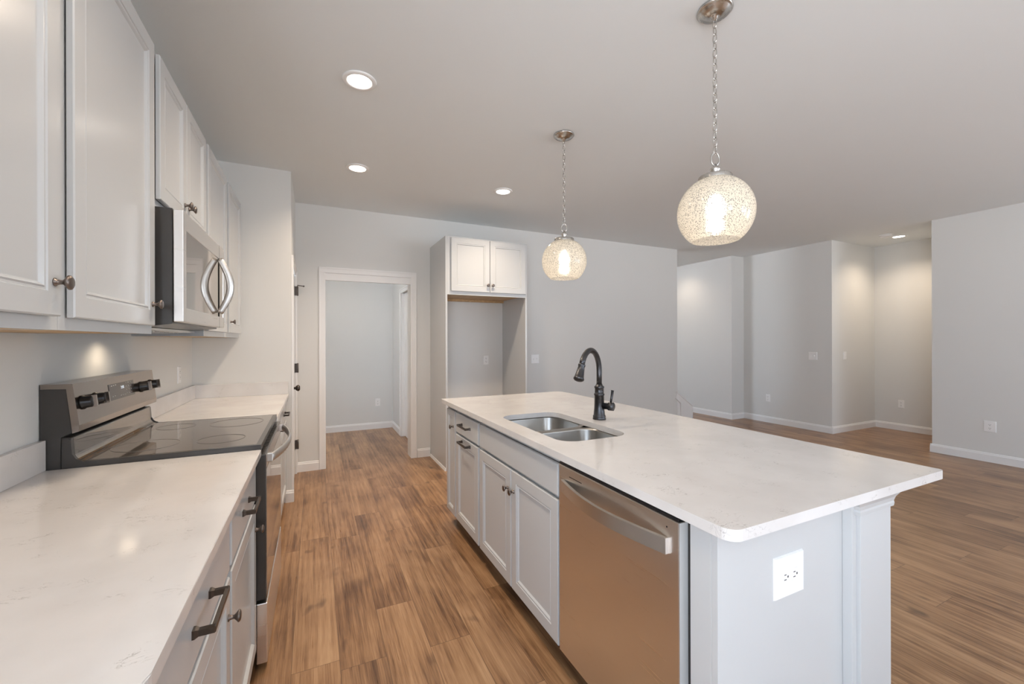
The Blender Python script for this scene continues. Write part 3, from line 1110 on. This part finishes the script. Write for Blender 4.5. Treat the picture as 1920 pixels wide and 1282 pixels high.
# ------------------------------------------------------------------ island
IX, IFRONT = 0.896, 0.876
IBACK = 1.470
IG = 'cabinets of the island'
base(IBACK, IX, IFRONT, '-x', 1.415, 2.318, 'grey island sink cabinet with two doors under a blank panel', IG,
     [('false_front', 'slab', 1.430, 2.306, 0.705, 0.836, []),
      ('door', 'door', 1.430, 1.866, WZB, 0.690, [('knob', 1.838, 0.592)]), ('door', 'door', 1.874, 2.306, WZB, 0.690, [('knob', 1.902, 0.592)])], 'sink_cabinet')
base(IBACK, IX, IFRONT, '-x', 2.318, 2.772, 'grey island cabinet with one drawer over a tall pull-out front', IG,
     [('drawer_front', 'slab', 2.330, 2.760, 0.705, 0.836, [('pull', 2.545, 0.776, 0.155)]), ('door', 'door', 2.330, 2.760, WZB, 0.690, [('pull', 2.545, 0.664, 0.155)])], 'pullout_cabinet')
base(IBACK, IX, IFRONT, '-x', 2.772, 2.990, 'slim grey island cabinet with a single full-height door', IG,
     [('door', 'door', 2.782, 2.978, WZB, 0.836, [('knob', 2.818, 0.728)])], 'base_cabinet')
# end panel, knee wall, posts: the painted shell of the island
t = thing('island_panel', 'grey painted end and back panelling of the island with a capped corner post', 'panel', (1.3, 1.8, 0))
b = B()
b.box(0.880, 1.474, 0.700, 0.718, 0.0, CB - 0.001, 0.001)
b.box(0.880, 0.898, 0.7185, 0.782, 0.0, CB - 0.001, 0.001)
obj('end_panel', b, 'cab', t)
obj('end_stile', B().box(1.4110, 1.4340, 0.6745, 0.6995, 0.0, CB - 0.001, 0.001), 'cab', t)
b = B()
b.box(1.474, 1.600, 0.719, 2.985, 0.0, CB - 0.001)
obj('back_panel', b, 'cab', t)
b = B()
b.prism([(0.897, 0.1), (0.971, 0.1), (0.971, 0.0), (1.474, 0.0), (1.474, CB - 0.001), (0.897, CB - 0.001)], 'y', 2.991, 3.004)
obj('far_panel', b, 'cab', t)
PX0, PX1, PY0, PY1 = 1.436, 1.602, 0.665, 0.7
PX0 = 1.440
for (py0, py1) in ((0.664, 0.718), (2.986, 3.020)):
    b = B()
    x0p = 1.4965 if py0 < 1 else 1.475
    b.box(1.4345, 1.604, py0, py0 + 0.029, 0.0, CB - 0.001, 0.001) if py0 < 1 else b.box(x0p, 1.604, py0, py1, 0.0, CB - 0.001, 0.001)
    post = obj('post', b, 'cab', t)
    if py0 < 1:
        # moulded cap under the slab
        prof = [(0.0, 0.818), (0.010, 0.818), (0.012, 0.828), (0.010, 0.834), (0.016, 0.846), (0.030, 0.858), (0.034, 0.866), (0.0, 0.866)]
        rs = []
        for e, z in prof[1:-1]:
            rs.append([Vector((1.4345 - e, py0 - e * 0.4, z)), Vector((1.604 + e, py0 - e * 0.4, z)), Vector((1.604 + e, py0 + 0.030 + 0, z)), Vector((1.4345 - e, py0 + 0.030, z))])
        b = B().rings(rs)
        for f in b.bm.faces:
            f.smooth = False
        obj('cap', b, 'cab', post)

# dishwasher
t = thing('dishwasher', 'stainless dishwasher with a bowed towel-bar handle at the end of the island', 'dishwasher', (1.17, 1.105, 0))
WY0, WY1 = 0.806, 1.404
b = B()
b.box(0.900, IBACK - 0.002, WY0 - 0.012, WY1 + 0.006, 0.10, 0.850)
obj('tub', b, 'dark', t)
b = B()
b.box(0.8665, 0.899, WY0, WY1, 0.118, 0.847, 0.003)
dd = obj('door', b, 'steel', t)
obj('door_edge', B().box(0.8675, 0.8985, WY0 - 0.0008, WY0 - 0.0001, 0.119, 0.846), 'silver', dd)
obj('control_strip', B().box(0.8675, 0.8985, WY0 + 0.003, WY1 - 0.003, 0.8473, 0.856, 0.001), 'black', dd)
pts = []
for i in range(33):
    s = i / 32.0
    pts.append((0.861 - 0.040 * math.sin(PI * s), 0.842 + s * (1.372 - 0.842), 0.772))
b = B()
rs = []
for i, p in enumerate(pts):
    s = i / 32.0
    hh = 0.0215
    th = 0.006
    rs.append([Vector((p[0] - th, p[1], p[2] - hh)), Vector((p[0] + th, p[1], p[2] - hh)), Vector((p[0] + th, p[1], p[2] + hh)), Vector((p[0] - th, p[1], p[2] + hh))])
b.rings(rs)
for f in b.bm.faces:
    f.smooth = False
obj('handle', b, 'steel_h', dd)
b = B()
b.box(0.8658, 0.8668, 1.250, 1.330, 0.8135, 0.8160)
obj('vent_line', b, 'gap', dd)
obj('indicator', B().box(0.8658, 0.8668, 0.846, 0.850, 0.819, 0.823), 'gap', dd)
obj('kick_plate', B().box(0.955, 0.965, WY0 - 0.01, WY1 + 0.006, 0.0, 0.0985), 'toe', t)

# island countertop with the sink cut out
SX0, SX1, SY0, SY1, SR = 0.955, 1.320, 1.502, 2.200, 0.085
IX0, IX1, IY0, IY1 = 0.853, 1.893, 0.640, 3.046


def slab_with_hole(z0, z1, outer, inner):
    b = B()
    bm = b.bm
    lay = []
    for z in (z0, z1):
        vo = [bm.verts.new((*p, z)) for p in outer]
        vi = [bm.verts.new((*p, z)) for p in inner]
        eo = [bm.edges.new((vo[i], vo[(i + 1) % len(vo)])) for i in range(len(vo))]
        ei = [bm.edges.new((vi[i], vi[(i + 1) % len(vi)])) for i in range(len(vi))]
        bmesh.ops.triangle_fill(bm, edges=eo + ei, use_beauty=True)
        lay.append((vo, vi))
    for k in (0, 1):
        lo, hi = lay[0][k], lay[1][k]
        for i in range(len(lo)):
            j = (i + 1) % len(lo)
            bm.faces.new([lo[i], lo[j], hi[j], hi[i]])
    return b


t = thing('countertop', 'long white quartz island countertop with an undermount sink opening', 'countertop', (1.37, 1.84, CB))
outer = rounded_rect(IX0, IX1, IY0, IY1, (0.035, 0.014, 0.04, 0.015))
inner = rounded_rect(SX0, SX1, SY0, SY1, (SR, SR, SR, SR), 10)
obj('slab', slab_with_hole(CB, CT, outer, inner), 'quartz', t)

# sink: two bowls under the slab
t = thing('sink', 'stainless double-bowl sink set under the island countertop', 'sink', (1.137, 1.85, 0.68))
for (y0, y1) in ((1.494, 1.832), (1.870, 2.208)):
    b = B()
    prev = []
    for (ins, z, rr) in ((-0.016, CB - 0.001, 0.09), (0.0, CB - 0.001, 0.088), (0.002, CB - 0.010, 0.086), (0.010, 0.72, 0.078), (0.030, 0.695, 0.06), (0.09, 0.688, 0.04), (0.130, 0.6875, 0.015)):
        i0 = ins if ins >= 0 else ins
        pr = rounded_rect(0.949 + ins, 1.326 - ins, y0 + (ins if ins >= 0 else ins * 1.1), y1 - (ins if ins >= 0 else ins * 1.1), (rr,) * 4, 8)
        prev.append([Vector((x, y, z)) for x, y in pr])
    b.rings(prev, False, True)
    bowl = obj('bowl', b, 'sink', t)
    bb = B().lathe([(0.045, 0.0), (0.043, 0.004), (0.030, 0.003), (0.028, -0.004), (0.0, -0.004)], axis_mat((1.137, (y0 + y1) / 2, 0.6885), (0, 0, 1)), 24, False, False)
    obj('drain', bb, 'nickel', bowl)

# faucet
FX, FY = 1.417, 1.873
t = thing('faucet', 'dark gooseneck pull-down kitchen faucet behind the island sink', 'faucet', (FX, FY, CT))
b = B()
mm = axis_mat((FX, FY, CT), (0, 0, 1))
b.lathe([(0.036, 0.0), (0.036, 0.008), (0.033, 0.011), (0.035, 0.014), (0.035, 0.019), (0.031, 0.024), (0.0275, 0.060), (0.026, 0.130), (0.0285, 0.133), (0.0285, 0.140), (0.0245, 0.143), (0.0240, 0.170), (0.0270, 0.173), (0.0270, 0.180), (0.019, 0.186), (0.0165, 0.195)], mm, 28)
obj('body', b, 'gun', t)
th = math.radians(30)
d = Vector((-math.cos(th), -math.sin(th), 0))
c0 = Vector((FX, FY, CT))
R = 0.115
pts = [c0 + Vector((0, 0, 0.19)), c0 + Vector((0, 0, 0.25)), c0 + Vector((0, 0, 0.266))]
for i in range(1, 15):
    a = math.radians(i * 158 / 14.0)
    pts.append(c0 + d * (R - R * math.cos(a)) + Vector((0, 0, 0.266 + R * math.sin(a))))
b = B()
b.tube(pts, 0.0148, 16)
obj('spout', b, 'gun', t)
e = pts[-1]
dirn = (pts[-1] - pts[-2]).normalized()
b = B()
b.lathe([(0.0165, -0.004), (0.0185, 0.0), (0.0185, 0.006), (0.0165, 0.010), (0.0195, 0.036), (0.0245, 0.070), (0.027, 0.074), (0.027, 0.080), (0.023, 0.084), (0.016, 0.087)], axis_mat(e, dirn), 24)
sh = obj('spray_head', b, 'gun', t)
hd = Vector((0.5, -0.866, 0))
b = B()
b.lathe([(0.017, 0.020), (0.017, 0.052), (0.0225, 0.054), (0.0225, 0.082), (0.019, 0.084), (0.0, 0.0845)], axis_mat(c0 + Vector((0, 0, 0.075)), hd), 24, True, False)
hv = obj('valve', b, 'gun', t)
p0 = c0 + Vector((0, 0, 0.092)) + hd * 0.066
b = B()
b.tube([p0, p0 + Vector((0.006, 0.0, 0.03)), p0 + Vector((0.013, 0.0, 0.068)), p0 + Vector((0.0135, 0.0, 0.070))], [0.0055, 0.0062, 0.0075, 0.0095], 14)
obj('lever', b, 'gun', hv)


# ------------------------------------------------------------------ wall plates
def plate_frame(c, n, up=(0, 0, 1)):
    n, up = Vector(n), Vector(up)
    return Vector(c), up.cross(n).normalized(), up, n      # centre, right (seen from front), up, normal


def quad_block(b, c, r, u, n, w, h, d0, d1, inset=0.0):
    rs = []
    for d, i in ((d0, 0.0), (d1, inset)):
        rs.append([c + r * a * (w / 2 - i) + u * e * (h / 2 - i) + n * d for a, e in ((-1, -1), (1, -1), (1, 1), (-1, 1))])
    b.rings(rs)
    for f in b.bm.faces:
        f.smooth = False
    return b


def oct_block(b, c, r, u, n, w, h, d0, d1):
    k = 0.3
    o = [(-1, -1 + k), (-1 + k, -1), (1 - k, -1), (1, -1 + k), (1, 1 - k), (1 - k, 1), (-1 + k, 1), (-1, 1 - k)]
    b.rings([[c + r * a * w / 2 + u * e * h / 2 + n * d for a, e in o] for d in (d0, d1)])
    for f in b.bm.faces:
        f.smooth = False
    return b


OG = 'electrical outlets'


def outlet(c, n, label, up=(0, 0, 1), w=0.070, h=0.114, group=None):
    c, r, u, n = plate_frame(c, n, up)
    t = thing('wall_outlet', label, 'outlet', c, group or OG)
    obj('cover_plate', quad_block(B(), c, r, u, n, w, h, 0.0006, 0.006, 0.003), 'plate', t)
    for s in (-1, 1):
        cc = c + u * (s * 0.0195)
        rc = obj('receptacle', oct_block(B(), cc, r, u, n, 0.033, 0.029, 0.0055, 0.0078), 'plate', t)
        b = B()
        quad_block(b, cc + r * -0.0065 + u * 0.003, r, u, n, 0.0022, 0.009, 0.0077, 0.0082)
        quad_block(b, cc + r * 0.0065 + u * 0.003, r, u, n, 0.0022, 0.008, 0.0077, 0.0082)
        quad_block(b, cc + u * -0.008, r, u, n, 0.005, 0.005, 0.0077, 0.0082)
        obj('slots', b, 'slot', rc)
    return t


def switch(c, n, label, gangs=2, group='light switches'):
    c, r, u, n = plate_frame(c, n)
    t = thing('light_switch', label, 'switch', c, group)
    obj('cover_plate', quad_block(B(), c, r, u, n, 0.070 + 0.046 * (gangs - 1), 0.114, 0.0006, 0.006, 0.003), 'plate', t)
    for g in range(gangs):
        cc = c + r * ((g - (gangs - 1) / 2) * 0.046)
        b = quad_block(B(), cc, r, u, n, 0.0105, 0.024, 0.0055, 0.0068)
        tg = quad_block(b, cc + u * (0.004 if g % 2 else -0.004), r, u, n, 0.007, 0.009, 0.0066, 0.016, 0.001)
        obj('toggle', tg, 'plate', t)
    return t


outlet((1.152, 0.7, 0.698), (0, -1, 0), 'white outlet set sideways on the grey end panel of the island', (-1, 0, 0), 0.112, 0.126)
outlet((RX, 1.868, 0.384), (-1, 0, 0), 'white outlet with an extra wide plate low on the living room wall nearest the viewer', (0, 0, 1), 0.092, 0.118)
outlet((RX, 4.310, 0.391), (-1, 0, 0), 'white outlet low on the wall below and beyond the double switch')
outlet((7.737, 3.075, 0.384), (-1, 0, 0), 'white outlet low on the back wall of the lit alcove')
outlet((1.897, Y_BACK, 1.092), (0, -1, 0), 'white outlet inside the empty refrigerator bay')
outlet((0.863, 6.596, 0.396), (0, -1, 0), 'white outlet low on the wall seen through the cased opening')
outlet((XL, 3.55, 1.10), (1, 0, 0), 'white outlet above the corner backsplash under the wall cabinets')
switch((2.580, Y_BACK, 1.088), (0, -1, 0), 'white double switch on the back wall beside the refrigerator bay')
switch((RX, 3.640, 1.088), (-1, 0, 0), 'white double switch on the living room wall near the alcove corner')
switch((6.923, 3.392, 1.096), (0, -1, 0), 'white single switch on the side wall inside the alcove', 1)

# ------------------------------------------------------------------ refrigerator surround
FX0, FX1, FYF = 1.206, 2.138, 4.130
t = thing('refrigerator_cabinet', 'tall grey refrigerator surround with two small doors over an empty bay', 'cabinet', (1.67, 4.44, 0))
obj('side_panel', B().box(FX0, FX0 + 0.019, FYF, Y_BACK - 0.0015, 0.0, 2.400, 0.001), 'cab', t)
obj('side_panel', B().box(FX1 - 0.019, FX1, FYF, Y_BACK - 0.0015, 0.0, 2.400, 0.001), 'cab', t)
b = B()
b.box(FX0 + 0.0195, FX1 - 0.0195, FYF + 0.019, Y_BACK - 0.02, 1.835, 2.400)
obj('carcass', b, 'cab', t)
b = B()
b.box(FX0 + 0.0195, FX1 - 0.0195, FYF + 0.02, Y_BACK - 0.02, 1.818, 1.834)
b.box(FX0 + 0.0195, FX1 - 0.0195, Y_BACK - 0.04, Y_BACK - 0.0205, 1.79, 1.8175)
obj('underside_panel', b, 'ply', t)
b = B()
b.box(FX0 + 0.0195, FX1 - 0.0195, FYF, FYF + 0.0185, 1.802, 1.850)
b.box(FX0 + 0.0195, FX1 - 0.0195, FYF, FYF + 0.0185, 2.375, 2.400)
b.box(FX0 + 0.0195, 1.285, FYF, FYF + 0.0185, 1.850, 2.375)
b.box(2.095, FX1 - 0.0195, FYF, FYF + 0.0185, 1.850, 2.375)
obj('face_frame', b, 'cab', t)
for (a, c, kx) in ((1.262, 1.686, 1.662), (1.691, 2.116, 1.716)):
    dr = front(t, 'door', 'door', '-y', FYF - 0.0195, a, c, 1.838, 2.386)
    knob(dr, (kx, FYF - 0.0195, 1.912), (0, -1, 0))
b = B()
base_run(b, (FX0, FYF), (FX0, Y_BACK - 0.016), (-1, 0), 0.03, 0.012)
obj('shoe_moulding', b, 'trim', t)


# ------------------------------------------------------------------ ceiling lights
def recessed(x, y, label, power, spot=140):
    t = thing('recessed_light', label, 'ceiling light', (x, y, CEIL - 0.012), 'recessed ceiling lights')
    mm = axis_mat((x, y, CEIL - 0.0008), (0, 0, -1))
    b = B().lathe([(0.087, 0.0), (0.088, 0.004), (0.084, 0.008), (0.066, 0.010), (0.062, 0.007), (0.062, 0.0)], mm, 40, False, False)
    obj('trim_ring', b, 'plate', t)
    b = B().lathe([(0.0, 0.0055), (0.0615, 0.0055), (0.0615, 0.0035), (0.0, 0.0035)], mm, 40, False, False)
    obj('lens', b, 'lens', t)
    lamp('SPOT', (x, y, CEIL - 0.02), power, WARM, 0.06, spot, 1.0, (0, 0, 0), t)
    return t


P_REC = 118.0
recessed(0.222, 2.380, 'round recessed ceiling light nearest the viewer, above the aisle between range and island', P_REC)
recessed(0.318, 3.590, 'round recessed ceiling light in front of the cased opening', P_REC)
recessed(1.604, 3.577, 'round recessed ceiling light in front of the refrigerator cabinet', P_REC)
recessed(7.190, 2.880, 'round recessed ceiling light in the alcove beside the smoke detector', P_REC * 0.6)
recessed(0.30, 5.75, 'added unseen recessed ceiling light in the small room behind the cased opening', P_REC * 0.3)  # lamp added out of view to warm the passage walls
recessed(5.86, 5.62, 'round recessed ceiling light in the hall behind the stair wall', P_REC * 0.3)
recessed(0.12, 1.17, 'added unseen recessed ceiling light straight above the aisle beside the open end of the island', P_REC * 0.4)  # lamp added out of view to lift the island fronts and counters

t = thing('smoke_detector', 'white round smoke detector on the ceiling by the alcove light', 'smoke detector', (6.93, 2.91, CEIL - 0.04))
mm = axis_mat((6.93, 2.91, CEIL - 0.0008), (0, 0, -1))
obj('base', B().lathe([(0.072, 0.0), (0.072, 0.012), (0.068, 0.014)], mm, 36), 'plate', t)
obj('cover', B().lathe([(0.064, 0.0142), (0.064, 0.026), (0.052, 0.036), (0.0, 0.038)], mm, 36, True, False), 'plate', t)


# ------------------------------------------------------------------ pendants
def pendant(x, y, label):
    t = thing('pendant_light', label, 'pendant light', (x, y, CEIL - 0.001), 'speckled globe pendants over the island')
    dn = axis_mat((x, y, CEIL - 0.001), (0, 0, -1))
    b = B().lathe([(0.070, 0.0), (0.071, 0.006), (0.066, 0.010), (0.060, 0.012), (0.058, 0.018), (0.046, 0.021), (0.044, 0.025), (0.022, 0.028), (0.012, 0.032), (0.009, 0.044), (0.0, 0.046)], dn, 40, True, False)
    obj('canopy', b, 'nickel', t)
    # chain of oval links
    b = B()
    z = CEIL - 0.044
    pitch, hl, hw, k = 0.0315, 0.0195, 0.0085, 0
    while z - pitch > 2.118:
        zc = z - pitch / 2
        pts = []
        for i in range(18):
            a = 2 * PI * i / 18
            sx_ = hw * math.cos(a)
            sz = hl * math.copysign(abs(math.sin(a)) ** 0.8, math.sin(a))
            pts.append((x + (sx_ if k % 2 else 0), y + (0 if k % 2 else sx_), zc + sz))
        b.tube(pts, 0.0021, 7, False, True)
        z -= pitch
        k += 1
    obj('chain', b, 'nickel', t)
    b = B()
    zr = 2.098
    b.tube([(x + 0.019 * math.cos(2 * PI * i / 28) * 0.9, y - 0.006 * math.cos(2 * PI * i / 28), zr + 0.028 * math.sin(2 * PI * i / 28)) for i in range(28)], 0.0030, 8, False, True)
    obj('ring', b, 'nickel', t)
    ZC, RR = 1.870, 0.152
    up = axis_mat((x, y, ZC), (0, 0, 1))
    b = B().lathe([(0.066, 0.128), (0.067, 0.131), (0.067, 0.150), (0.064, 0.154), (0.030, 0.157), (0.016, 0.160), (0.013, 0.168), (0.020, 0.180), (0.021, 0.186), (0.014, 0.193), (0.007, 0.197), (0.005, 0.206), (0.0, 0.208)], up, 36, True, False)
    obj('cap', b, 'nickel', t)
    prof = []
    a0, a1 = math.acos(0.137 / RR), PI - math.acos(0.117 / RR)
    for i in range(41):
        a = a0 + (a1 - a0) * i / 40
        prof.append((RR * math.sin(a), RR * math.cos(a)))
    prof.append((prof[-1][0] - 0.003, prof[-1][1] - 0.002))
    b = B().lathe(prof, up, 72, False, False)
    obj('glass_globe', b, 'mglass', t)
    b = B().lathe([(0.013, 0.125), (0.013, 0.075), (0.017, 0.072), (0.017, 0.062)], up, 20)
    so = obj('socket', b, 'plate', t)
    b = B().lathe([(0.013, 0.061), (0.020, 0.045), (0.030, 0.020), (0.031, 0.0), (0.024, -0.020), (0.010, -0.030), (0.0, -0.031)], up, 24, True, False)
    obj('bulb', b, 'bulb', so)
    lamp('POINT', (x, y, ZC - 0.05), P_PEND, WARM, 0.03, parent=t)
    return t


P_PEND = 0.8
pendant(1.541, 1.233, 'speckled glass globe pendant nearest the viewer, hanging over the open end of the island')
pendant(1.544, 2.426, 'speckled glass globe pendant farther back, hanging above the faucet')
